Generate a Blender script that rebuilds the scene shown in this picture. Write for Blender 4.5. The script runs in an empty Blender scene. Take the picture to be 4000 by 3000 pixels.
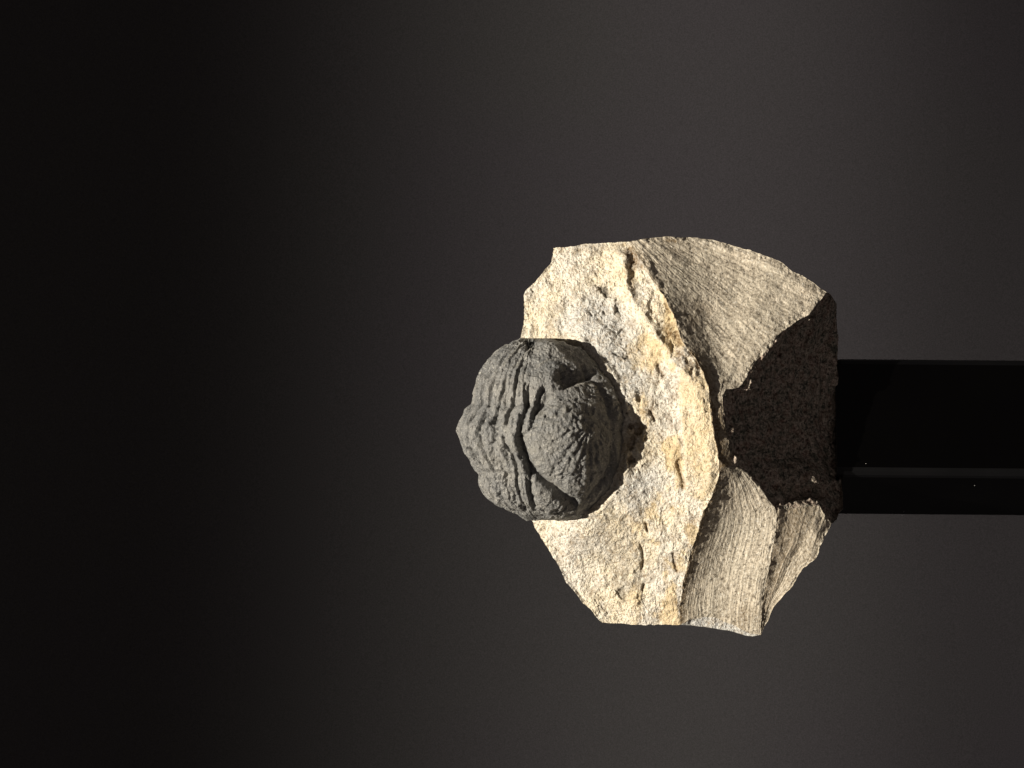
import bpy, math, random
import numpy as np
from mathutils import Matrix, Vector

scene = bpy.context.scene
C = scene.collection

# ------------------------------------------------------------------ camera, world, lights, exposure
PX = 0.1536 / 4000.0          # metres per unit of the working grid at the stone
DIST = 0.60
cam_data = bpy.data.cameras.new('camera')
cam = bpy.data.objects.new('camera', cam_data)
C.objects.link(cam)
R_CAM = Matrix(((0, 1, 0), (0, 0, -1), (-1, 0, 0)))      # the camera lies on its side: its right is down
cam.matrix_world = Matrix.Translation((0, -DIST, 0)) @ R_CAM.to_4x4()
cam_data.sensor_width = 36.0
cam_data.lens = 36.0 * DIST / 0.1536
cam_data.clip_start = 0.01
cam_data.clip_end = 50
scene.camera = cam
scene.render.resolution_x, scene.render.resolution_y = 1024, 768

world = bpy.data.worlds.new('World')
scene.world = world
world.use_nodes = True
world.node_tree.nodes['Background'].inputs[0].default_value = (1.0, 0.88, 0.84, 1)
world.node_tree.nodes['Background'].inputs[1].default_value = 0.038

def lamp(name, kind, loc, target, energy, color, **kw):
    d = bpy.data.lights.new(name, kind)
    d.energy = energy
    d.color = color
    for k, v in kw.items():
        setattr(d, k, v)
    o = bpy.data.objects.new(name, d)
    C.objects.link(o)
    o.location = loc
    o.rotation_euler = (Vector(target) - Vector(loc)).to_track_quat('-Z', 'Y').to_euler()
    return o

stone_c = Vector((-0.006, 0.0, -0.025))
# hard warm beam from high in front
LDIR = Vector((0.01, -0.55, 0.835)).normalized()
lamp('key_light', 'SPOT', stone_c + LDIR * 1.5, stone_c, 212, (1.0, 0.925, 0.80),
     spot_size=math.radians(14), spot_blend=0.5, shadow_soft_size=0.006)
# added weak fill lamp that lifts the shaded side of the stone
lamp('fill_light', 'AREA', (-0.75, -1.6, -0.3), stone_c, 1.3, (1.0, 0.88, 0.84), size=0.6)
# soft pool of light on the backdrop
lamp('backdrop_light', 'AREA', (0.03, 0.85, -0.62), (0.0, 1.7, -0.090), 0.36, (1.0, 0.93, 0.86),
     shape='RECTANGLE', size=1.1, size_y=0.10, spread=math.radians(20))
lamp('backdrop_wash', 'AREA', (-0.30, 0.75, -0.95), (-0.20, 1.7, -0.60), 0.85, (1.0, 0.90, 0.89),
     shape='RECTANGLE', size=0.9, size_y=0.2, spread=math.radians(50))

scene.view_settings.view_transform = 'Standard'
scene.view_settings.look = 'None'
scene.view_settings.exposure = 0
scene.view_settings.gamma = 1

# ------------------------------------------------------------------ helpers
def tag(o, label=None, cat=None, group=None, kind=None):
    for k, v in (('label', label), ('category', cat), ('group', group), ('kind', kind)):
        if v:
            o[k] = v
    return o

def to_world(P):
    """(u, v, d) in grid units: u down the post, v across, d towards the viewer."""
    P = np.asarray(P, float)
    depth = DIST - P[:, 2] * PX
    x = (P[:, 0] - 2000) * PX * depth / DIST
    y = (1500 - P[:, 1]) * PX * depth / DIST
    return np.stack([y, -DIST + depth, -x], 1)

def _hash(ix, iy, iz, seed):
    h = (ix * 374761393 + iy * 668265263 + iz * 2147483647 + seed * 1274126177) & 0xFFFFFFFF
    h = ((h ^ (h >> 13)) * 1274126177) & 0xFFFFFFFF
    h = ((h ^ (h >> 15)) * 2246822519) & 0xFFFFFFFF
    return ((h ^ (h >> 16)) & 0xFFFFFF) / float(0xFFFFFF) * 2 - 1

def vnoise(P, size, seed=0):
    Q = P / size
    I = np.floor(Q).astype(np.int64)
    F = Q - I
    F = F * F * F * (F * (F * 6 - 15) + 10)
    out = np.zeros(len(P))
    for dx in (0, 1):
        wx = F[:, 0] if dx else 1 - F[:, 0]
        for dy in (0, 1):
            wy = F[:, 1] if dy else 1 - F[:, 1]
            for dz in (0, 1):
                wz = F[:, 2] if dz else 1 - F[:, 2]
                out += wx * wy * wz * _hash(I[:, 0] + dx, I[:, 1] + dy, I[:, 2] + dz, seed)
    return out

def fbm(P, size, octaves=3, seed=0, gain=0.5):
    out = 0
    a = 1.0
    for o in range(octaves):
        out = out + a * vnoise(P + 37.3 * o, size / 2 ** o, seed + o)
        a *= gain
    return out

def seg_dist(P2, pts):
    """distance to a polyline and the parameter (0..1) along it"""
    best = np.full(len(P2), 1e9)
    par = np.zeros(len(P2))
    pts = np.asarray(pts, float)
    n = len(pts) - 1
    for i in range(n):
        a, b = pts[i], pts[i + 1]
        ab = b - a
        t = np.clip(((P2 - a) @ ab) / (ab @ ab), 0, 1)
        d = np.hypot(P2[:, 0] - a[0] - t * ab[0], P2[:, 1] - a[1] - t * ab[1])
        m = d < best
        best[m] = d[m]
        par[m] = (i + t[m]) / n
    return best, par

def line_feature(P2, pts, width, taper=True):
    d, t = seg_dist(P2, pts)
    g = np.exp(-(d / width) ** 2)
    if taper:
        g = g * np.clip(np.sin(np.pi * np.clip(t, 0.02, 0.98)) * 3, 0, 1)
    return g

def inside(P2, poly):
    """signed distance to polygon, positive inside"""
    poly = np.asarray(poly, float)
    d, _ = seg_dist(P2, np.vstack([poly, poly[:1]]))
    x, y = P2[:, 0], P2[:, 1]
    c = np.zeros(len(P2), bool)
    j = len(poly) - 1
    for i in range(len(poly)):
        xi, yi = poly[i]
        xj, yj = poly[j]
        if yi != yj:
            c ^= ((yi > y) != (yj > y)) & (x < (xj - xi) * (y - yi) / (yj - yi) + xi)
        j = i
    return np.where(c, d, -d)

def smooth(x, a, b):
    t = np.clip((x - a) / (b - a), 0, 1)
    return t * t * (3 - 2 * t)

def mesh_from(name, verts, quads, mats=None, matidx=None, attrs=None, parent=None, smooth_on=True):
    me = bpy.data.meshes.new(name)
    nv, nf = len(verts), len(quads)
    me.vertices.add(nv)
    me.vertices.foreach_set('co', np.asarray(verts, np.float32).ravel())
    me.loops.add(nf * 4)
    me.loops.foreach_set('vertex_index', np.asarray(quads, np.int32).ravel())
    me.polygons.add(nf)
    me.polygons.foreach_set('loop_start', np.arange(0, nf * 4, 4, dtype=np.int32))
    me.polygons.foreach_set('loop_total', np.full(nf, 4, np.int32))
    if matidx is not None:
        me.polygons.foreach_set('material_index', np.asarray(matidx, np.int32))
    me.polygons.foreach_set('use_smooth', np.full(nf, smooth_on))
    me.update(calc_edges=True)
    me.validate()
    for m in (mats or []):
        me.materials.append(m)
    for k, arr in (attrs or {}).items():
        a = me.attributes.new(k, 'FLOAT', 'POINT')
        a.data.foreach_set('value', np.asarray(arr, np.float32))
    o = bpy.data.objects.new(name, me)
    C.objects.link(o)
    if parent:
        o.parent = parent
    return o

# ------------------------------------------------------------------ materials
def S(units):                      # noise scale for features of that many grid units
    return 1.0 / (units * PX)

class MatBuilder:
    def __init__(self, name):
        self.m = bpy.data.materials.new(name)
        self.m.use_nodes = True
        self.t = self.m.node_tree
        self.b = self.t.nodes['Principled BSDF']
        self.tc = self.t.nodes.new('ShaderNodeTexCoord')
    def link(self, a, b):
        self.t.links.new(a, b)
    def noise(self, units, detail=3, rough=0.6, stretch=None, rot=None, dist=0.0):
        n = self.t.nodes.new('ShaderNodeTexNoise')
        n.inputs['Scale'].default_value = S(units)
        n.inputs['Detail'].default_value = detail
        n.inputs['Roughness'].default_value = rough
        n.inputs['Distortion'].default_value = dist
        if stretch:
            mp = self.t.nodes.new('ShaderNodeMapping')
            mp.inputs['Scale'].default_value = stretch
            if rot:
                mp.inputs['Rotation'].default_value = rot
            self.link(self.tc.outputs['Object'], mp.inputs['Vector'])
            self.link(mp.outputs[0], n.inputs['Vector'])
        else:
            self.link(self.tc.outputs['Object'], n.inputs['Vector'])
        return n.outputs['Fac']
    def vor(self, units, feature='F1'):
        n = self.t.nodes.new('ShaderNodeTexVoronoi')
        n.feature = feature
        n.inputs['Scale'].default_value = S(units)
        self.link(self.tc.outputs['Object'], n.inputs['Vector'])
        return n.outputs['Distance']
    def ramp(self, src, stops):
        r = self.t.nodes.new('ShaderNodeValToRGB')
        e = r.color_ramp.elements
        while len(e) < len(stops):
            e.new(0.5)
        for el, (p, c) in zip(e, stops):
            el.position = p
            el.color = (*c, 1) if not isinstance(c, (int, float)) else (c, c, c, 1)
        self.link(src, r.inputs[0])
        return r.outputs[0]
    def mix(self, fac, a, b, mode='MIX'):
        n = self.t.nodes.new('ShaderNodeMix')
        n.data_type = 'RGBA'
        n.blend_type = mode
        for v, i in ((fac, 0), (a, 6), (b, 7)):
            if isinstance(v, (int, float)):
                n.inputs[i].default_value = v
            elif isinstance(v, tuple):
                n.inputs[i].default_value = (*v, 1)
            else:
                self.link(v, n.inputs[i])
        return n.outputs[2]
    def math(self, op, a, b=0.0, clamp=False):
        n = self.t.nodes.new('ShaderNodeMath')
        n.operation = op
        n.use_clamp = clamp
        for v, i in ((a, 0), (b, 1)):
            if isinstance(v, (int, float)):
                n.inputs[i].default_value = v
            else:
                self.link(v, n.inputs[i])
        return n.outputs[0]
    def attr(self, name):
        n = self.t.nodes.new('ShaderNodeAttribute')
        n.attribute_name = name
        return n.outputs['Fac']
    def bump(self, h, units, strength=1.0, prev=None):
        n = self.t.nodes.new('ShaderNodeBump')
        n.inputs['Strength'].default_value = strength
        n.inputs['Distance'].default_value = units * PX
        self.link(h, n.inputs['Height'])
        if prev:
            self.link(prev, n.inputs['Normal'])
        return n.outputs[0]
    def finish(self, col, rough, normal=None, spec=0.3):
        if isinstance(col, tuple):
            self.b.inputs['Base Color'].default_value = (*col, 1)
        else:
            self.link(col, self.b.inputs['Base Color'])
        if isinstance(rough, (int, float)):
            self.b.inputs['Roughness'].default_value = rough
        else:
            self.link(rough, self.b.inputs['Roughness'])
        self.b.inputs['Specular IOR Level'].default_value = spec
        if normal:
            self.link(normal, self.b.inputs['Normal'])
        return self.m

def mat_cream():
    b = MatBuilder('broken_limestone')
    big = b.noise(170, 4, 0.6)
    mid = b.noise(42, 4, 0.65, dist=0.4)
    fine = b.noise(9, 3, 0.7)
    c = b.ramp(big, [(0.34, (0.64, 0.60, 0.53)), (0.48, (0.74, 0.68, 0.57)), (0.60, (0.71, 0.62, 0.46)), (0.70, (0.77, 0.72, 0.62))])
    c = b.mix(b.attr('pale'), c, (0.57, 0.56, 0.53))
    c = b.mix(b.math('MULTIPLY', b.attr('grey'), b.ramp(mid, [(0.35, 1.0), (0.62, 0.25)])), c, (0.30, 0.27, 0.22))
    c = b.mix(b.math('MULTIPLY', b.ramp(mid, [(0.36, 1.0), (0.50, 0.0)]), 0.5), c, (0.38, 0.30, 0.20))
    c = b.mix(b.math('MULTIPLY', b.ramp(fine, [(0.36, 1.0), (0.48, 0.0)]), 0.68), c, (0.25, 0.175, 0.10))
    c = b.mix(b.math('MULTIPLY', b.ramp(fine, [(0.55, 0.0), (0.66, 1.0)]), 0.6), c, (0.84, 0.79, 0.68))
    c = b.mix(b.attr('honey'), c, (0.62, 0.46, 0.23))
    st = b.math('MULTIPLY', b.attr('stain'), b.ramp(fine, [(0.35, 1.0), (0.65, 0.45)]))
    c = b.mix(st, c, (0.13, 0.07, 0.025))
    c = b.mix(b.attr('fleck'), c, (0.10, 0.085, 0.07))
    h = b.noise(26, 5, 0.7)
    n = b.bump(h, 20, 0.7)
    h2 = b.noise(9, 2, 0.7)
    n = b.bump(h2, 9, 0.9, n)
    return b.finish(c, 0.9, n, 0.15)

def mat_sawn():
    b = MatBuilder('ground_limestone')
    big = b.noise(200, 3, 0.5)
    fine = b.noise(8, 3, 0.75)
    grit = b.noise(14, 3, 0.7)
    c = b.ramp(big, [(0.35, (0.54, 0.48, 0.38)), (0.6, (0.65, 0.57, 0.45)), (0.72, (0.63, 0.52, 0.38))])
    row = b.ramp(b.attr('scratch'), [(0.0, 0.75), (0.35, 0.0)])
    c = b.mix(b.math('MULTIPLY', row, b.ramp(grit, [(0.40, 1.0), (0.60, 0.2)])), c, (0.24, 0.20, 0.15))
    c = b.mix(b.math('MULTIPLY', b.ramp(grit, [(0.33, 1.0), (0.41, 0.0)]), 0.9), c, (0.09, 0.07, 0.05))
    c = b.mix(b.math('MULTIPLY', b.ramp(fine, [(0.37, 1.0), (0.46, 0.0)]), 0.6), c, (0.19, 0.16, 0.12))
    c = b.mix(b.math('MULTIPLY', b.ramp(fine, [(0.56, 0.0), (0.66, 1.0)]), 0.6), c, (0.82, 0.79, 0.71))
    st = b.math('MULTIPLY', b.attr('stain'), b.ramp(fine, [(0.35, 1.0), (0.65, 0.5)]))
    c = b.mix(st, c, (0.17, 0.11, 0.05))
    n = b.bump(b.attr('scratch'), 2.2, 0.6)
    n = b.bump(grit, 8, 0.45, n)
    n = b.bump(fine, 5, 0.7, n)
    return b.finish(c, 0.88, n, 0.15)

def mat_under():
    b = MatBuilder('rough_shaded_limestone')  # same stone as the front, with the underside's shade put into a darker colour
    mid = b.noise(40, 4, 0.65)
    fine = b.noise(12, 3, 0.7)
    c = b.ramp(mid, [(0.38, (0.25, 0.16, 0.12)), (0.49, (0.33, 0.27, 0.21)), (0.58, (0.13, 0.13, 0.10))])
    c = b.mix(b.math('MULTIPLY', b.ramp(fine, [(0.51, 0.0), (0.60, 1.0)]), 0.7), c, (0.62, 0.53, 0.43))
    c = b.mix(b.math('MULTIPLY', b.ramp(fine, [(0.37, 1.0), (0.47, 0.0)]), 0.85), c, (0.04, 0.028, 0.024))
    vein = b.noise(60, 5, 0.7)
    c = b.mix(b.math('MULTIPLY', b.ramp(vein, [(0.47, 0.0), (0.50, 1.0), (0.53, 0.0)]), 0.75), c, (0.75, 0.62, 0.52))
    n = b.bump(mid, 30, 0.9)
    n = b.bump(fine, 12, 1.0, n)
    return b.finish(c, 0.85, n, 0.3)

def mat_fossil():
    b = MatBuilder('dark_fossil_shell')
    big = b.noise(110, 4, 0.6)
    fine = b.noise(7.5, 3, 0.75)
    grit = b.noise(17, 3, 0.65)
    c = b.ramp(big, [(0.35, (0.145, 0.145, 0.143)), (0.55, (0.205, 0.20, 0.19)), (0.7, (0.24, 0.23, 0.21))])
    c = b.mix(b.math('MULTIPLY', b.ramp(grit, [(0.33, 1.0), (0.44, 0.0)]), 0.85), c, (0.025, 0.024, 0.022))
    c = b.mix(b.math('MULTIPLY', b.ramp(fine, [(0.56, 0.0), (0.66, 1.0)]), 0.6), c, (0.62, 0.59, 0.52))  # bright specks coloured in as glints
    c = b.mix(b.attr('worn_glint'), c, (0.26, 0.245, 0.21))  # wear and matrix residue, plus highlights painted pale on raised tips
    n = b.bump(grit, 12, 0.8)
    n = b.bump(fine, 9, 0.9, n)
    return b.finish(c, 0.43, n, 0.6)

M_CREAM, M_SAWN, M_UNDER, M_FOSSIL = mat_cream(), mat_sawn(), mat_under(), mat_fossil()

def simple_mat(name, col, rough, spec=0.5):
    b = MatBuilder(name)
    n = b.noise(700, 3, 0.6)
    r = b.ramp(n, [(0.3, rough * 0.8), (0.7, rough * 1.2)])
    return b.finish(col, r, None, spec)

M_POST = simple_mat('black_lacquer', (0.0005, 0.0004, 0.0004), 0.2, 0.35)
M_EDGE = simple_mat('highlight_black_edge', (0.0014, 0.0014, 0.0017), 0.35, 0.5)  # bevels coloured lighter to stand in for the corner highlight
M_DUST = simple_mat('dust', (0.5, 0.5, 0.48), 0.9)

# ------------------------------------------------------------------ backdrop
def mat_backdrop():
    b = MatBuilder('grey_cloth')
    n1 = b.t.nodes.new('ShaderNodeTexNoise'); n1.inputs['Scale'].default_value = 1300; n1.inputs['Detail'].default_value = 2
    b.link(b.tc.outputs['Object'], n1.inputs['Vector'])
    n2 = b.t.nodes.new('ShaderNodeTexNoise'); n2.inputs['Scale'].default_value = 4.5; n2.inputs['Detail'].default_value = 1
    b.link(b.tc.outputs['Object'], n2.inputs['Vector'])
    c = b.ramp(n2.outputs['Fac'], [(0.40, (0.103, 0.099, 0.098)), (0.60, (0.103, 0.096, 0.101))])
    g = b.ramp(n1.outputs['Fac'], [(0.3, 0.72), (0.7, 1.0)])
    c = b.mix(1.0, c, g, 'MULTIPLY')
    return b.finish(c, 0.95, None, 0.1)

nx, nz = 60, 160
X = np.linspace(-1.6, 1.6, nx); Z = np.linspace(-2.2, 1.8, nz)
XX, ZZ = np.meshgrid(X, Z)
YY = 1.70 + 0.012 * np.sin(ZZ * 9.0 + XX * 0.9 + 0.6) + 0.02 * np.sin(ZZ * 3.1 + 1.0)
V = np.stack([XX.ravel(), YY.ravel(), ZZ.ravel()], 1)
idx = np.arange(nx * nz).reshape(nz, nx)
Q = np.stack([idx[:-1, :-1].ravel(), idx[:-1, 1:].ravel(), idx[1:, 1:].ravel(), idx[1:, :-1].ravel()], 1)
bd = mesh_from('backdrop', V, Q, [mat_backdrop()])
tag(bd, kind='structure', label='soft dark grey cloth backdrop behind the stone')

# ------------------------------------------------------------------ stand
stand = bpy.data.objects.new('display_stand', None)
C.objects.link(stand)
tag(stand, 'black glossy square post carrying the fossil stone', 'stand')
PD = -640.0
pc = to_world([[3300, 1702, PD]])[0]
stand.location = (pc[0] - 0.40 * math.sin(math.radians(0.5)), pc[1], pc[2] - 0.40)
def post_mesh():
    import bmesh
    a = 485 * PX * (DIST - PD * PX) / DIST / 2
    bev = 0.0012
    ring = []
    for sx, sy in ((1, 1), (-1, 1), (-1, -1), (1, -1)):
        for k in range(4):
            base = math.atan2(sy, sx) - math.pi / 4
            th = base + k / 3 * math.pi / 2
            ring.append((sx * (a - bev) + bev * math.cos(th), sy * (a - bev) + bev * math.sin(th)))
    bm = bmesh.new()
    rows = []
    for z in (0.0, 0.2, 0.401, 0.402):
        rows.append([bm.verts.new((x * (0.985 if z > 0.4015 else 1), y * (0.985 if z > 0.4015 else 1), z)) for x, y in ring])
    n = len(ring)
    for r0, r1 in zip(rows, rows[1:]):
        for i in range(n):
            bm.faces.new((r0[i], r0[(i + 1) % n], r1[(i + 1) % n], r1[i]))
    bm.faces.new(rows[-1])
    bm.faces.new(rows[0][::-1])
    me = bpy.data.meshes.new('post')
    bm.to_mesh(me); bm.free()
    for p in me.polygons:
        p.use_smooth = False
    me.materials.append(M_POST)
    me.materials.append(M_EDGE)
    for p in me.polygons:
        n = p.normal
        if abs(n.z) < 0.5 and min(abs(n.x), abs(n.y)) > 0.1:
            p.material_index = 1
    return me
po = bpy.data.objects.new('post', post_mesh())
C.objects.link(po)
po.parent = stand
po.rotation_euler = (0, math.radians(0.5), math.radians(21))

# ------------------------------------------------------------------ the stone: boundary lines (u, v, d)
def arr(*p):
    return np.array(p, float)
ridge_a = arr((2458,942,-245),(2494,1004,-215),(2550,1096,-180),(2602,1168,-150),(2638,1250,-118),(2658,1321,-94),
              (2709,1393,-66),(2740,1444,-47),(2766,1506,-25),(2776,1608,-12),(2791,1721,-3),(2812,1813,0))
ridge_b = arr((2812,1813,0),(2802,1875,-20),(2776,1946,-45),(2740,2018,-80),(2725,2080,-110),(2689,2182,-175),
              (2668,2285,-225),(2653,2387,-275),(2658,2441,-295))
top_f1 = arr((2161,968,-330),(2250,960,-310),(2356,947,-285),(2458,942,-245))
top_t1 = arr((2458,942,-245),(2520,930,-266),(2622,923,-294),(2700,927,-308),(2786,937,-316),(2889,966,-316),(3022,1009,-308),(3050,1026,-306),
             (3085,1056,-303),(3135,1081,-299),(3185,1110,-296),(3230,1140,-295))
bnd_tu = arr((3230,1140,-295),(3190,1190,-262),(3165,1229,-238),(3114,1255,-218),(3060,1290,-190),(3032,1311,-176),(3012,1352,-160),(2950,1414,-120),
            (2909,1485,-92),(2884,1516,-78),(2837,1521,-64),(2822,1557,-50),(2827,1629,-42),(2848,1721,-38),(2858,1818,-30))
pp2 = arr((2812,1813,0),(2835,1822,-14),(2858,1818,-30))
bnd_ul = arr((2858,1818,-30),(2909,1834,-62),(2935,1862,-80),(2960,1885,-95),(2985,1925,-115),(2998,1950,-124),(3032,1993,-142))
crease = arr((3032,1993,-142),(3034,2050,-152),(3022,2131,-178),(3005,2210,-208),(2991,2285,-244),(2975,2390,-276),(2971,2479,-312))
bot_u = arr((3032,1993,-142),(3080,1985,-165),(3130,1982,-180),(3176,1970,-195),(3201,1977,-203),(3225,2015,-215),(3250,2046,-232))
right_u = arr((3230,1140,-295),(3252,1158,-390),(3266,1188,-470),(3268,1260,-470),(3272,1330,-480),(3269,1403,-490),(3274,1480,-490),(3272,1567,-490),(3275,1640,-490),
              (3273,1721,-490),(3280,1780,-485),(3287,1834,-475),(3286,1890,-390),(3290,1936,-345),(3291,1987,-320),(3275,2010,-285),(3268,2030,-260),(3250,2046,-232))
right_l2 = arr((3250,2046,-232),(3225,2090,-222),(3210,2121,-212),(3200,2150,-216),(3188,2182,-222),(3160,2205,-230),(3135,2223,-238),(3105,2270,-248),(3083,2305,-262),
               (3045,2345,-275),(3012,2387,-288),(2990,2440,-306),(2971,2479,-312))
bot_l1 = arr((2658,2441,-295),(2695,2420,-299),(2730,2412,-302),(2756,2407,-304),(2800,2413,-306),(2850,2436,-309),(2890,2458,-311),(2925,2474,-312),(2971,2479,-312))
bot_sl = arr((2658,2441,-295),(2700,2442,-314),(2786,2453,-318),(2850,2465,-318),(2909,2482,-317),(2940,2486,-317),(2971,2479,-312))
left_f1 = arr((2161,968,-330),(2158,1000,-326),(2154,1025,-322),(2130,1050,-322),(2095,1096,-320),(2048,1140,-315),(2044,1160,-312),(2048,1198,-305),(2044,1250,-300),(2036,1321,-295),
              (2025,1500,-290),(2025,1700,-290),(2042,1900,-298),(2071,2020,-305),(2089,2059,-310),(2130,2131,-320),(2182,2213,-330),
              (2212,2274,-336),(2274,2351,-346),(2320,2395,-352),(2351,2433,-360))
bot_f1 = arr((2351,2433,-360),(2430,2437,-350),(2499,2440,-335),(2580,2440,-318),(2658,2441,-295))

def resample(P, n):
    s = np.r_[0, np.cumsum(np.hypot(*(np.diff(P[:, :2], axis=0).T)))]
    t = np.linspace(0, s[-1], n)
    return np.stack([np.interp(t, s, P[:, k]) for k in range(3)], 1)

STEP = 2.6
def length(P):
    return np.hypot(*(np.diff(P[:, :2], axis=0).T)).sum()
def cnt(P):
    return max(6, int(length(P) / STEP))

def coons(top, bottom, left, right):
    nw, nt = len(top), len(left)
    w = np.linspace(0, 1, nw)[None, :, None]
    t = np.linspace(0, 1, nt)[:, None, None]
    a = (1 - t) * top[None] + t * bottom[None]
    b = (1 - w) * left[:, None] + w * right[:, None]
    c = ((1 - t) * (1 - w) * top[0] + (1 - t) * w * top[-1] + t * (1 - w) * bottom[0] + t * w * bottom[-1])
    return a + b - c, np.broadcast_to(w[..., 0], (nt, nw)), np.broadcast_to(t[..., 0], (nt, nw))

na, nb = cnt(ridge_a), cnt(ridge_b)
RA, RB = resample(ridge_a, na), resample(ridge_b, nb)
RIDGE = np.vstack([RA, RB[1:]])
nW = 250
F_top, F_bot = resample(top_f1, nW), resample(bot_f1, nW)
F_left = resample(left_f1, len(RIDGE))
T_top = resample(top_t1, 290)
T_right = resample(bnd_tu, na)
PPs = resample(pp2, 290)
n_ul, n_cr = cnt(bnd_ul), cnt(crease)
UL, CR = resample(bnd_ul, n_ul), resample(crease, n_cr)
U_left = np.vstack([T_right, UL[1:]])
U_right = resample(right_u, len(U_left))
U_bot = resample(bot_u, 170)
L1_right0 = np.vstack([UL, CR[1:]])
L1_right = L1_right0
nL = len(L1_right)
L1_left = resample(RB, nL)
L1_top = resample(pp2, 150)
L1_bot = resample(bot_l1, 150)
SL_bot = resample(bot_sl, 150)
L2_right = resample(right_l2, n_cr)
L2_top = U_bot

def deg(p, n):
    return np.repeat(p[None], n, 0)

patches = []      # (grid, w, t, kind)
G, w, t = coons(F_top, F_bot, F_left, RIDGE); patches.append(['face', G, w, t])
G, w, t = coons(T_top, PPs, RA, T_right); patches.append(['cut_upper', G, w, t])
G, w, t = coons(deg(T_right[0], 170), U_bot, U_left, U_right); patches.append(['under', G, w, t])
G, w, t = coons(L1_top, L1_bot, L1_left, L1_right); patches.append(['cut_lower', G, w, t])
G, w, t = coons(L2_top, deg(CR[-1], 170), CR, L2_right); patches.append(['cut_small', G, w, t])
nt = 14
tt = np.linspace(0, 1, nt)[:, None, None]
G = (1 - tt) * L1_bot[None] + tt * SL_bot[None]
patches.append(['sliver', G, np.broadcast_to(np.linspace(0, 1, 150)[None], (nt, 150)), np.broadcast_to(tt[..., 0], (nt, 150))])
# closed outline, extruded back to a smaller rough back
loop = np.vstack([F_top[:-1], T_top[:-1], U_right[:-1], L2_right[:-1], SL_bot[::-1][:-1], F_bot[::-1][:-1], F_left[::-1][:-1]])
cu, cv = 2700, 1700
nbk = 60
rows = []
for k in range(nbk + 1):
    q = k / nbk
    if q < 0.75:
        f = q / 0.75
        sc = 1 - 0.10 * f ** 1.5 - 0.015 * np.sin(f * np.pi)
        dd = loop[:, 2] + (-880 - loop[:, 2]) * f
        u = cu + (loop[:, 0] - cu) * sc
        # the underside stays flat so that it sits on the post
        u = np.where(loop[:, 0] > 3240, cu + (loop[:, 0] - cu) * (1 - 0.01 * f), u)
        v_ = cv + (loop[:, 1] - cv) * sc
    else:
        f = (q - 0.75) / 0.25
        sc = 0.9 * (1 - f)
        dd = np.full(len(loop), -880.0) - 70 * np.sin(f * np.pi / 2)
        u = cu + (loop[:, 0] - cu) * np.where(loop[:, 0] > 3240, 0.99 * (1 - f), sc)
        v_ = cv + (loop[:, 1] - cv) * sc
    rows.append(np.stack([u, v_, dd], 1))
G = np.stack(rows, 0)
G = np.concatenate([G, G[:, :1]], 1)
patches.append(['back', G, np.full(G.shape[:2], 0.0), np.broadcast_to(np.linspace(0, 1, G.shape[0])[:, None], G.shape[:2])])

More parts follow.
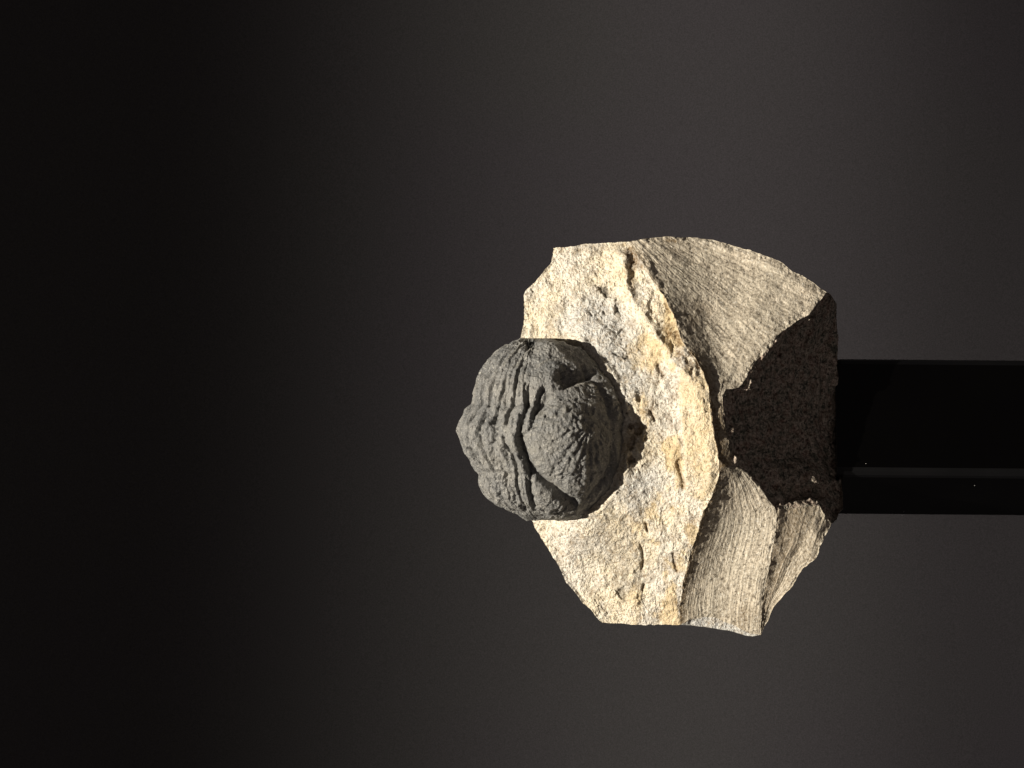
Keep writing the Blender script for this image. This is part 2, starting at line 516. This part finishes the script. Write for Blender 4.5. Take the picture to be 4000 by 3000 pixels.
vs, qs, ms, base = [], [], [], 0
A = {k: [] for k in ('stain', 'grey', 'pale', 'honey', 'fleck', 'scratch')}
FOSSIL_SIL = [(2029,1323),(2097,1321),(2184,1333),(2266,1352),(2309,1405),(2367,1463),(2410,1531),(2430,1593),(2434,1690),(2430,1801),(2410,1878),
              (2381,1921),(2319,1974),(2261,2018),(2213,2030),(2126,2027),(2053,2018),(2010,2013)]
for kind, G, w, t in patches:
    h, wd = G.shape[:2]
    P = G.reshape(-1, 3).copy()
    w = np.asarray(w).ravel(); t = np.asarray(t).ravel()
    P2 = P[:, :2]
    Z0 = {k: np.zeros(len(P)) for k in A}
    edge = np.clip(np.minimum(np.minimum(w, 1 - w), np.minimum(t, 1 - t)) / 0.04, 0, 1)   # 0 on seams
    edge = edge * edge * (3 - 2 * edge)
    dd = np.zeros(len(P))
    if kind == 'face':
        inner = [(2433,993),(2445,1070),(2458,1147),(2500,1215),(2550,1280),(2600,1360),(2643,1424),(2690,1470)]
        strip_ = [(2458,942),(2494,1004),(2550,1096),(2602,1168),(2638,1250),(2658,1321),(2709,1393),(2740,1444),(2700,1475)] + inner[::-1]
        din, _ = seg_dist(P2, inner)
        dd += 20 * np.exp(-(din / 30) ** 2) * edge
        s_in = inside(P2, strip_)
        m = smooth(s_in, -4, 18)
        dd += m * (-10 + 9 * fbm(P, 40, 3, 5)) * edge
        Z0['stain'] += m * smooth(fbm(P * [1, .5, 1], 38, 3, 9), 0.05, 0.5) * 0.65
        Z0['stain'] += smooth(inside(P2, [(2428,985),(2470,950),(2520,1040),(2500,1060),(2450,1020)]), -10, 15) * 0.75
        # smooth honey coloured bulge beside the ridge
        bul = [(2655,1440),(2710,1415),(2780,1440),(2800,1530),(2810,1620),(2820,1720),(2840,1800),(2830,1870),(2790,1960),(2720,1960),(2670,1930),(2650,1860),(2668,1780),(2655,1700),(2650,1600),(2640,1520)]
        s_b = inside(P2, bul)
        mb = smooth(s_b + 8 * fbm(P, 50, 2, 3), -2, 22)
        dd += 9 * mb * edge
        Z0['honey'] += mb * (0.36 + 0.25 * fbm(P, 70, 2, 8))
        Z0['stain'] += line_feature(P2, [(2670,1780),(2648,1800),(2655,1850),(2672,1890),(2665,1920)], 7) * 0.9
        dd -= line_feature(P2, [(2670,1780),(2648,1800),(2655,1850),(2672,1890),(2665,1920)], 8) * 16
        for ln, wdth in (([(2495,2120),(2510,2150),(2518,2190),(2508,2235)], 5), ([(2520,2040),(2530,2080)], 4), ([(2630,2150),(2636,2200),(2645,2240)], 6),
                      ([(2570,1420),(2582,1450),(2600,1475)], 8), ([(2640,1290),(2650,1330),(2665,1350)], 9), ([(2515,2280),(2508,2310)], 6),
                      ([(2690,1365),(2720,1400),(2740,1450)], 9), ([(2600,1000+180),(2620,1230)], 7), ([(2540,1600),(2560,1650)], 6)):
            Z0['stain'] += line_feature(P2, ln, wdth) * 0.9
            dd -= line_feature(P2, ln, wdth) * 12
        # broad mottling along the right hand half
        band = smooth(P2[:, 0] - (2330 + 0.0 * P2[:, 1]), 0, 260)
        Z0['stain'] += band * smooth(fbm(P, 55, 4, 21, 0.65), 0.42, 0.95) * 0.5 * (1 - mb)
        Z0['honey'] += smooth(P2[:, 0], 2360, 2560) * smooth(fbm(P * [1, .6, 1], 75, 4, 23, 0.6), 0.0, 0.6) * 0.6 * (1 - mb)
        Z0['grey'] += smooth(inside(P2, [(2230,950),(2300,955),(2450,938),(2440,990),(2340,1000),(2250,985)]) + 15 * fbm(P, 30, 3, 35), -8, 15) * 0.8
        # pale and grey patches
        Z0['pale'] += smooth(inside(P2, [(2150,1280),(2230,1180),(2330,1130),(2430,1180),(2480,1290),(2540,1400),(2500,1560),(2430,1600),(2360,1450),(2260,1330)]), -50, 60) * 0.9
        Z0['pale'] += smooth(inside(P2, [(2450,1830),(2560,1820),(2580,1900),(2480,2010),(2400,1960)]), -40, 50) * 0.8
        Z0['grey'] += smooth(inside(P2, [(2180,2070),(2330,2010),(2440,1940),(2500,2050),(2520,2200),(2520,2300),(2470,2350),(2380,2300),(2260,2200)]) + 45 * fbm(P, 90, 3, 31), -20, 60) * 0.75
        Z0['grey'] += smooth(inside(P2, [(2070,1150),(2150,1140),(2230,1200),(2200,1290),(2090,1290)]) + 30 * fbm(P, 60, 3, 33), -10, 60) * 0.5
        Z0['grey'] += smooth(inside(P2, [(2480,1600),(2640,1560),(2640,1780),(2560,1850),(2480,1760)]) + 40 * fbm(P, 70, 3, 34), -10, 60) * 0.45
        for poly in ([(2331,1120),(2352,1116),(2378,1122),(2380,1150),(2372,1172),(2356,1160),(2350,1142)], [(2398,1190),(2406,1172),(2420,1210),(2424,1226),(2400,1224)],
                     [(2350,1212),(2362,1222),(2385,1230),(2372,1236)], [(2400,1296),(2440,1274),(2452,1290),(2420,1312)], [(2395,1378),(2430,1372),(2470,1400),(2440,1410)],
                     [(2296,1218),(2310,1216),(2320,1250)], [(2390,2300),(2440,2290),(2460,2340),(2430,2345)], [(2490,2315),(2500,2340),(2480,2345)]):
            s = smooth(inside(P2, poly) + 5 * fbm(P, 18, 2, 41), -2, 7)
            g = 0.75 if poly[0][1] < 1260 else 0.4
            Z0['fleck'] += s * g
            dd -= 12 * s
        # matrix collar and moat round the fossil
        s = -inside(P2, FOSSIL_SIL)
        ring = np.exp(-((s - 22) / 16) ** 2) * (P2[:, 0] > 2230)
        dd += 7 * ring * (1 + fbm(P, 40, 2, 50))
        dd += 58 * np.exp(-(np.clip(s, 0, None) / 120) ** 2) * smooth(P2[:, 0], 2120, 2340) * (1 - 0.75 * np.exp(-((P2[:, 1] - 1690) / 100) ** 2))
        pits = smooth(fbm(P, 26, 3, 51), 0.35, 0.7) * np.exp(-((s - 45) / 45) ** 2) * smooth(P2[:, 0], 2250, 2380) * smooth(P2[:, 1], 1470, 1580) * (1 - smooth(P2[:, 1], 1800, 1860))
        dd -= 22 * pits
        Z0['stain'] += pits * 0.55
        # flaky ledges
        dd += 9 * fbm(P * [1, 0.45, 1], 90, 3, 61) * edge
        # notch steps by the upper left
        dd += 6 * np.round(fbm(P, 120, 2, 62) * 3) / 3 * edge
        amp = np.ones(len(P))
    elif kind in ('cut_upper', 'cut_lower', 'cut_small'):
        amp = 0.35 + 0.65 * (1 - smooth(np.minimum(np.minimum(w, 1 - w) * 12, np.minimum(t, 1 - t) * 25), 0, 1))
        if kind == 'cut_upper':
            ang = np.degrees(np.arctan2(P2[:, 1] - 760, P2[:, 0] - 2300))
            width = np.sin(np.pi * np.clip(w, 0, 1) ** 0.8) ** 1.35
            sag = (26 + 18 * smooth(P2[:, 0], 2500, 2950)) * width * np.sin(np.pi * np.clip(t * 0.9 + 0.05, 0, 1)) ** 0.4 * smooth(t, 0, 0.08) * (1 - smooth(t, 0.35, 0.75))
            dd -= sag
            cc = ang
            cell = np.stack([cc * 1.0, np.hypot(P2[:, 0] - 2300, P2[:, 1] - 760) * 0.004, np.zeros(len(P))], 1)
            dd += (2.5 * vnoise(cell, 8.0, 71) + 1.5 * vnoise(cell, 3.0, 72)) * edge
            Z0['scratch'] = vnoise(cell, 1.3, 73) * 0.6 + vnoise(cell * [1, 3, 1], 0.55, 74) * 0.5
            # brown crust near the ridge where the strip narrows
            dr, _ = seg_dist(P2, [(2709,1393),(2766,1506),(2776,1608),(2791,1721),(2812,1813)])
            Z0['stain'] += np.exp(-(dr / 28) ** 2) * (0.75 + 0.3 * fbm(P, 30, 2, 75))
            Z0['stain'] += smooth(P2[:, 1], 1540, 1640) * 0.6
            dr2, _ = seg_dist(P2, ridge_a[:, :2])
            Z0['stain'] += np.exp(-(dr2 / 9) ** 2) * 0.6
            Z0['stain'] += line_feature(P2, [(2595,938),(2625,940),(2650,943)], 8) * 0.9
        elif kind == 'cut_lower':
            dd -= 29 * np.sin(np.pi * w ** 0.9) ** 1.3 * smooth(t, 0.0, 0.45) * (1 - smooth(t, 0.6, 1.0))
            cell = np.stack([w * 60, t * 2.5, np.zeros(len(P))], 1)
            dd += (3.0 * vnoise(cell, 12.0, 81) + 0.4 * vnoise(cell, 3.5, 82)) * edge
            Z0['scratch'] = vnoise(cell, 1.3, 83) * 0.6 + vnoise(cell * [1, 3, 1], 0.6, 84) * 0.5
            dr, _ = seg_dist(P2, ridge_b[:, :2])
            Z0['stain'] += np.exp(-(dr / 16) ** 2) * 0.7 + np.exp(-(dr / 55) ** 2) * 0.35
            Z0['stain'] += smooth(t + 0.15 * fbm(P, 60, 2, 86), 0.75, 1.0) * np.exp(-((w - 0.8) / 0.16) ** 2) * 0.4
        else:
            dd -= 3 * np.sin(np.pi * w) ** 0.9 * (1 - smooth(t, 0.6, 1.0))
            cell = np.stack([w * 24, t * 2.0, np.zeros(len(P))], 1)
            dd += 1.5 * vnoise(cell, 5.0, 91) * edge
            Z0['scratch'] = vnoise(cell, 1.0, 93) * 0.7
            Z0['stain'] += 0.25 * (1 - smooth(w, 0.4, 0.7)) + 0.2
    elif kind == 'under':
        amp = np.ones(len(P)) * (1 + 0.5 * edge)
        dd += edge * (-16 + 20 * fbm(P, 130, 3, 101) + 22 * np.abs(fbm(P, 60, 3, 102)))
        dd += edge * 46 * line_feature(P2, [(3168,1235),(3172,1290),(3150,1365)], 20)
        dd -= 60 * smooth(inside(P2, [(3030,1900),(3060,1970),(3180,1958),(3215,1970),(3245,2020),(3300,2020),(3300,1880)]), -10, 30) * smooth(inside(P2, [(3030,1800),(3038,1992),(3176,1966),(3205,1974),(3245,2040),(3320,2040),(3320,1800)]), 0, 30)
        dd += edge * 12 * line_feature(P2, [(3160,1650),(3200,1800),(3230,1930),(3245,2030)], 16)
    elif kind == 'sliver':
        amp = np.full(len(P), 0.5)
        Z0['pale'] += 1.0  # pale colour stands in for the light on this facet
    else:
        amp = np.ones(len(P))
    P[:, 2] += dd
    # displacement that depends on the seam-safe base position only
    B = G.reshape(-1, 3)
    D = np.stack([5.0 * fbm(B, 60, 3, 200 + k * 7, 0.55) + 3.0 * fbm(B, 18, 3, 300 + k * 7, 0.6) for k in range(3)], 1)
    D[:, :2] *= 0.55
    P += D * amp[:, None]
    vs.append(P)
    for k in A:
        A[k].append(np.clip(Z0[k], -1, 1))
    idx = np.arange(h * wd).reshape(h, wd) + base
    # winding: front patches face the viewer
    q = np.stack([idx[:-1, :-1].ravel(), idx[1:, :-1].ravel(), idx[1:, 1:].ravel(), idx[:-1, 1:].ravel()], 1)
    qs.append(q)
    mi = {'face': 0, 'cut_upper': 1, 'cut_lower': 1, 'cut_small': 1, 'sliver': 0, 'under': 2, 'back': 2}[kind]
    mm = np.full(len(q), mi)
    if kind == 'back':
        cen = G[0, :-1]
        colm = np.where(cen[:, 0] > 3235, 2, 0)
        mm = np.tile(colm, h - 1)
    ms.append(mm)
    base += h * wd
P = np.vstack(vs); Q = np.vstack(qs); MI = np.concatenate(ms)
# weld the seams
B = np.vstack([G.reshape(-1, 3) for _, G, _, _ in patches])
key = np.round(B * 4).astype(np.int64)
_, first, inv = np.unique(key, axis=0, return_index=True, return_inverse=True)
inv = inv.ravel()
P = P[first]
attrs = {k: np.concatenate(A[k])[first] for k in A}
Q = inv[Q]
ok = (Q[:, 0] != Q[:, 2]) & (Q[:, 1] != Q[:, 3])
Q, MI = Q[ok], MI[ok]
# drop quads that collapsed to a line or triangle
srt = np.sort(Q, 1)
ok = (np.diff(srt, axis=1) > 0).all(1)
tri_q = Q[~ok]
Q4, MI4 = Q[ok], MI[ok]

root = bpy.data.objects.new('fossil_specimen', None)
C.objects.link(root)
base_w = to_world([[3290, 1700, -640]])[0]
root.location = base_w
tag(root, 'cream limestone block with a curled dark trilobite on it, standing on the black post', 'fossil')
def local(W):
    return W - base_w
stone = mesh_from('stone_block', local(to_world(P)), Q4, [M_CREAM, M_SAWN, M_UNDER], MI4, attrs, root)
stone['label'] = 'cream broken limestone with two ground hollows and an underside coloured dark as in shade'

# ------------------------------------------------------------------ the trilobite
tri = bpy.data.objects.new('trilobite', None)
C.objects.link(tri)
tri.parent = root
UC, DC, DR = 2115.0, -212.0, 268.0
V0, V1 = 1321.0, 2031.0
vl = np.array([1321,1323,1343,1372,1429,1473,1526,1564,1600,1632,1675,1728,1791,1849,1875,1916,1950,1984,2013,2022,2031.])
ul = np.array([2100,2029,1976,1938,1894,1865,1848,1844,1822,1803,1786,1798,1832,1861,1868,1875,1904,1947,2010,2060,2110.])
vr = np.array([1321,1325,1333,1352,1405,1463,1531,1593,1690,1801,1878,1921,1974,2018,2027,2031.])
ur = np.array([2100,2140,2184,2266,2309,2367,2410,2430,2434,2430,2410,2381,2319,2261,2200,2110.])

def fossil_base(psi, th):
    """psi in degrees: 0 = top of the stone side, 90 = towards the viewer, 180 = down; th 0..pi across"""
    v = (V0 + V1) / 2 - (V1 - V0) / 2 * np.cos(th)
    L = UC - sum(np.interp(v + k, vl, ul) for k in (-30, -15, 0, 15, 30)) / 5
    R = (np.interp(v, vr, ur) - UC) * 1.06
    s = np.sin(th) ** 0.75
    lobe = 14 * np.exp(-((v - 1705) / 105) ** 2) - 9 * np.exp(-((v - 1572) / 30) ** 2) - 9 * np.exp(-((v - 1853) / 28) ** 2)
    D = DR * s + lobe * np.clip(np.sin(th), 0, 1)
    a = np.radians(psi)
    ca = np.cos(a)
    u = UC - ca * np.where(ca > 0, L, R)
    d = DC + np.sin(a) * D
    return np.stack([u, v, d], -1)

GLAB = [(2048,1714),(2056,1670),(2080,1630),(2116,1593),(2174,1535),(2222,1516),(2290,1500),(2350,1530),(2385,1600),(2400,1700),(2395,1800),(2355,1870),(2305,1925),(2255,1940),
        (2200,1915),(2130,1870),(2085,1835),(2062,1780)]
rng = np.random.RandomState(4)
def fossil_relief(P, psi, th):
    P2 = P[:, :2]
    v = P2[:, 1]
    front = smooth(np.sin(np.radians(psi)), -0.05, 0.15)
    h = np.zeros(len(P))
    worn_glint = np.zeros(len(P))
    # head begins behind this angle
    ps_head = 77 + 5 * np.cos((v - 1700) / 170)
    thor = 1 - smooth(psi, ps_head - 2, ps_head + 3)
    ax = smooth(v, 1555, 1590) * (1 - smooth(v, 1838, 1868))
    # segment steps: furrows every 12 degrees, bent backward across the middle
    bend = 3.2 * np.cos((v - 1705) / 62.0) * ax - 2.5 * (1 - ax) * np.clip(np.abs(v - 1705) / 300, 0, 1)
    wob = 1.15 * fbm(P, 70, 3, 401) + 0.7 * fbm(P, 22, 2, 402)
    f = np.mod((psi + bend + wob - 6) / 12.0, 1.0)
    fd = np.minimum(f, 1 - f)
    ax = np.clip(ax, 0, 1)
    amp = 14 * (0.75 + 0.75 * fbm(P, 60, 2, 404)) * (0.55 + 0.6 * ax) * (1 - 0.75 * smooth(1480 - v, 0, 60))
    amp = np.clip(amp * (1 + 0.9 * fbm(P, 34, 2, 407)), 0.5, 30)
    h += thor * (-amp * np.exp(-(fd / 0.09) ** 2) + (8 + 9 * ax) * np.clip(0.85 + 1.0 * fbm(P, 70, 2, 406), 0.1, 2) * f ** 1.3 * (1 - smooth(f, 0.84, 0.97)))
    h += thor * (1 - ax) * -5 * np.exp(-((f - 0.5) / 0.07) ** 2)
    # furrows either side of the middle lobe
    for v0, s_ in ((1578, 14), (1852, 12)):
        h -= thor * 9 * np.exp(-((v - v0 - 5 * np.sin(psi / 9)) / s_) ** 2)
    for ln, wd_, dp_ in (
            ([(1867,1675),(1860,1728),(1879,1767),(1899,1800),(1906,1812)], 7, 18),
            ([(1937,1615),(1925,1651),(1930,1713),(1918,1742),(1932,1791),(1952,1824)], 11, 24),
            ([(1964,1738),(1976,1781),(2005,1829)], 7, 20),
            ([(2029,1680),(2023,1713),(2035,1762),(2048,1791),(2067,1824),(2079,1846)], 15, 32),
            ([(2043,1617),(2029,1656),(2026,1685)], 9, 18),
            ([(2132,1504),(2113,1528),(2101,1564),(2104,1588),(2087,1627),(2072,1665),(2051,1704)], 12, 26),
            ([(2053,1487),(2048,1540),(2054,1581)], 6, 18),
            ([(1976,1530),(1969,1581)], 7, 16),
            ([(2005,1545),(2000,1588)], 6, 13),
            ([(1930,1848),(1933,1882)], 6, 14),
            ([(1954,1856),(1951,1906),(1964,1969)], 9, 20),
            ([(1972,1856),(1972,1889)], 5, 12),
            ([(2010,1930),(2014,1969)], 7, 15),
            ([(2029,1962),(2055,1996)], 7, 16),
            ([(2058,1856),(2067,1921),(2083,1957)], 7, 18),
            ([(1887,1612),(1875,1660)], 5, 10),
            ([(1906,1550),(1899,1588)], 4, 8),
            ([(1981,1617),(1971,1660)], 5, 10),
            ([(2010,1627),(2002,1675)], 5, 10),
            ([(2043,1337),(2072,1347)], 12, 20),
            ([(2135,1617),(2120,1670)], 5, 10),
            ([(1899,1848),(1906,1887)], 4, 8),
            ([(1990,1771),(2010,1800)], 6, 12)):
        q = line_feature(P2 + 7 * np.stack([fbm(P, 22, 3, 460, 0.7), fbm(P, 22, 3, 461, 0.7)], 1), ln, min(wd_, 8) * 0.8)
        h -= 0.5 * dp_ * q + 0.35 * dp_ * line_feature(P2 - [wd_ * 1.5, 0], ln, wd_ * 1.9)
        # raised lip on the side towards the tail
        h += 0.4 * dp_ * line_feature(P2 + [wd_ * 1.3, 0], ln, wd_ * 0.9)
    # glabella
    g = inside(P2, GLAB)
    h += front * 34 * (1 - np.exp(-np.clip(g, 0, None) / 60)) * (0.35 + 0.65 * smooth(v, 1500, 1620)) * (1 - 0.9 * smooth(P2[:, 0], 2210, 2400))
    h -= front * 6 * np.exp(-((g + 7) / 9) ** 2) * (1 - smooth(P2[:, 0], 2200, 2290))
    h -= 20 * line_feature(P2, [(2090,1850),(2150,1895),(2210,1945),(2262,1972)], 15)
    # front border of the head: rim and groove
    rim = [(2262,1362),(2325,1432),(2380,1520),(2408,1610),(2417,1710),(2408,1820),(2372,1900),(2305,1968)]
    groove = [(2240,1390),(2300,1452),(2352,1530),(2384,1610),(2396,1710),(2388,1812),(2350,1888),(2290,1950)]
    h += front * 9 * line_feature(P2, rim, 10, False)
    h -= front * 12 * line_feature(P2, groove, 10)
    worn_glint += front * 0.7 * line_feature(P2, [(2290,1385),(2345,1450),(2385,1520),(2410,1600)], 7) * smooth(fbm(P, 40, 3, 450), -0.3, 0.5)
    worn_glint += 0.45 * smooth(fbm(P, 22, 3, 451), 0.35, 0.9) * smooth(P2[:, 0], 2250, 2400)
    # curved growth lines above and right of the dome
    rr_ = np.hypot((P2[:, 0] - 2270), (v - 1720) * 0.85)
    arcm = front * smooth(P2[:, 0], 2120, 2240) * (1 - smooth(v, 1600, 1700)) * smooth(v, 1420, 1480)
    arcn = vnoise(np.stack([rr_, np.degrees(np.arctan2(v - 1720, P2[:, 0] - 2270)) * 0.35, 0 * v], 1), 8.0, 470)
    h += 3.5 * arcm * arcn
    worn_glint += 0.35 * arcm * smooth(arcn, 0.35, 0.9)
    # eyes
    e1 = inside(P2, [(2075,1470),(2110,1450),(2165,1452),(2175,1500),(2160,1520),(2120,1520),(2085,1500)])
    h += 16 * smooth(e1, -12, 22)
    pit = inside(P2, [(2176,1444),(2265,1438),(2335,1458),(2310,1484),(2266,1496),(2205,1522),(2188,1505)])
    h -= 21 * smooth(pit, -3, 14)
    e2 = inside(P2, [(2080,1905),(2110,1890),(2160,1910),(2205,1950),(2195,1985),(2150,2003),(2105,1985),(2085,1950)])
    h += 20 * smooth(e2, -10, 26)
    h += 7 * line_feature(P2, [(2085,1960),(2125,1998),(2180,1995),(2203,1960)], 6)
    h -= 12 * line_feature(P2, [(2065,1880),(2072,1940),(2095,1985)], 8)
    # fine lines over the upper cheek
    for ln in ([(2082,1345),(2050,1380),(2015,1430)], [(2040,1345),(2000,1390),(1965,1440)], [(2080,1440),(2140,1408),(2200,1403),(2290,1425)],
               [(2150,1500),(2230,1512),(2290,1495),(2340,1515)], [(2290,1590),(2340,1575),(2385,1600)], [(2300,1540),(2350,1550),(2395,1600)]):
        q = line_feature(P2, ln, 5)
        h += 5 * q
        worn_glint += 0.55 * q
    # tubercles on the glabella
    cent = []
    fan = 0
    ang = np.degrees(np.arctan2(v - 1650, P2[:, 0] - 2300))
    rad = np.hypot(v - 1650, P2[:, 0] - 2300)
    fz = smooth(rad, 25, 90) * smooth(g, 5, 45) * smooth(v, 1600, 1680) * (0.6 + 0.5 * smooth(P2[:, 0], 2120, 2220))
    h += front * fz * 3.6 * np.sin(np.radians(ang) * 30 + 1.2 * fbm(P, 60, 2, 440)) * (0.7 + 0.6 * fbm(P, 26, 2, 441))
    for rr in np.arange(45, 265, 17):
        for aa in np.arange(70, 205, 12):
            a = 2300 + (rr + rng.uniform(-5, 5)) * math.cos(math.radians(aa + rng.uniform(-2, 2)))
            b_ = 1650 + (rr + rng.uniform(-5, 5)) * math.sin(math.radians(aa + rng.uniform(-2, 2)))
            cent.append((a, b_))
    cent = np.array(cent)
    sel = g > 12
    hh = np.zeros(sel.sum())
    S2 = P2[sel]
    for (a, b_) in cent:
        r = 5 + 4 * ((a * 7.3) % 1)
        hh += 4.2 * np.exp(-((S2[:, 0] - a) ** 2 + (S2[:, 1] - b_) ** 2) / (r * r))
    h[sel] += np.clip(hh, 0, 9) * smooth(g[sel], 12, 40)
    worn_glint[sel] += np.clip(hh, 0, 9) / 9 * 0.6  # lightened tips paint highlights into the shell colour
    h += 9 * fbm(P, 90, 3, 410) * np.where(g > 0, 0.5, 1) + 5 * thor * fbm(P, 42, 2, 411) - 9 * (1 - smooth(psi, 5, 32)) * (v > 1540) + 3.2 * fbm(P, 20, 3, 420, 0.6)
    worn_glint += 0.3 * smooth(fbm(P, 60, 3, 430), 0.3, 0.9)
    return h, worn_glint

def fossil_patch(name, p0, p1, parent, extra=0.0):
    n = max(8, int((p1 - p0) * 2.3))
    m = 330
    psi, th = np.meshgrid(np.linspace(p0, p1, n), np.linspace(0.004, math.pi - 0.004, m), indexing='ij')
    Gp = fossil_base(psi, th)
    e = 0.25
    du = fossil_base(psi + e, th) - fossil_base(psi - e, th)
    dv = fossil_base(psi, np.clip(th + 0.02, 0, math.pi)) - fossil_base(psi, np.clip(th - 0.02, 0, math.pi))
    N = np.cross(du.reshape(-1, 3), dv.reshape(-1, 3))
    N /= np.linalg.norm(N, axis=1)[:, None] + 1e-9
    Pf = Gp.reshape(-1, 3)
    cen = np.array([UC, 1676, DC])
    sgn = np.sign(((Pf - cen) * N).sum(1))
    N *= sgn[:, None]
    # radial blend keeps the end caps tidy
    hgt, worn_glint = fossil_relief(Pf, psi.ravel(), th.ravel())
    hgt = hgt * (0.5 + 0.5 * smooth(psi.ravel(), 2, 26))
    capf = smooth(np.sin(th.ravel()), 0.02, 0.22)
    Pn = Pf + N * (hgt * capf)[:, None]
    idx = np.arange(n * m).reshape(n, m)
    q = np.stack([idx[:-1, :-1].ravel(), idx[1:, :-1].ravel(), idx[1:, 1:].ravel(), idx[:-1, 1:].ravel()], 1)
    return mesh_from(name, local(to_world(Pn)), q[:, ::-1], [M_FOSSIL], None, {'worn_glint': np.clip(worn_glint, 0, 1)}, parent)

cuts = [-66, -30, -6, 6, 18, 30, 42, 54, 66, 79]
fossil_patch('tail_shield', cuts[0], cuts[1], tri)
for a, b_ in zip(cuts[1:], cuts[2:]):
    fossil_patch('thorax_segment', a, b_, tri)
fossil_patch('head_shield', 79, 235, tri)

# ------------------------------------------------------------------ dust specks on the post
import bmesh
bm = bmesh.new()
random.seed(3)
R21 = Matrix.Rotation(math.radians(21), 4, 'Z')
a = 485 * PX * (DIST - PD * PX) / DIST / 2
for k in range(4):
    z = -random.uniform(0.002, 0.03)
    r = random.uniform(0.00003, 0.00006)
    if k % 3:
        p = Vector((random.uniform(-a * .95, a * .95), -a, 0))
    else:
        p = Vector((-a, random.uniform(-a * .95, a * .95), 0))
    p = R21 @ p
    p.z = z
    bmesh.ops.create_icosphere(bm, subdivisions=1, radius=r, matrix=Matrix.Translation(p))
me = bpy.data.meshes.new('dust')
bm.to_mesh(me); bm.free()
me.materials.append(M_DUST)
du = bpy.data.objects.new('dust', me)
C.objects.link(du)
du.parent = stand
du.location = (0, 0, 0.40)
du['kind'] = 'stuff'
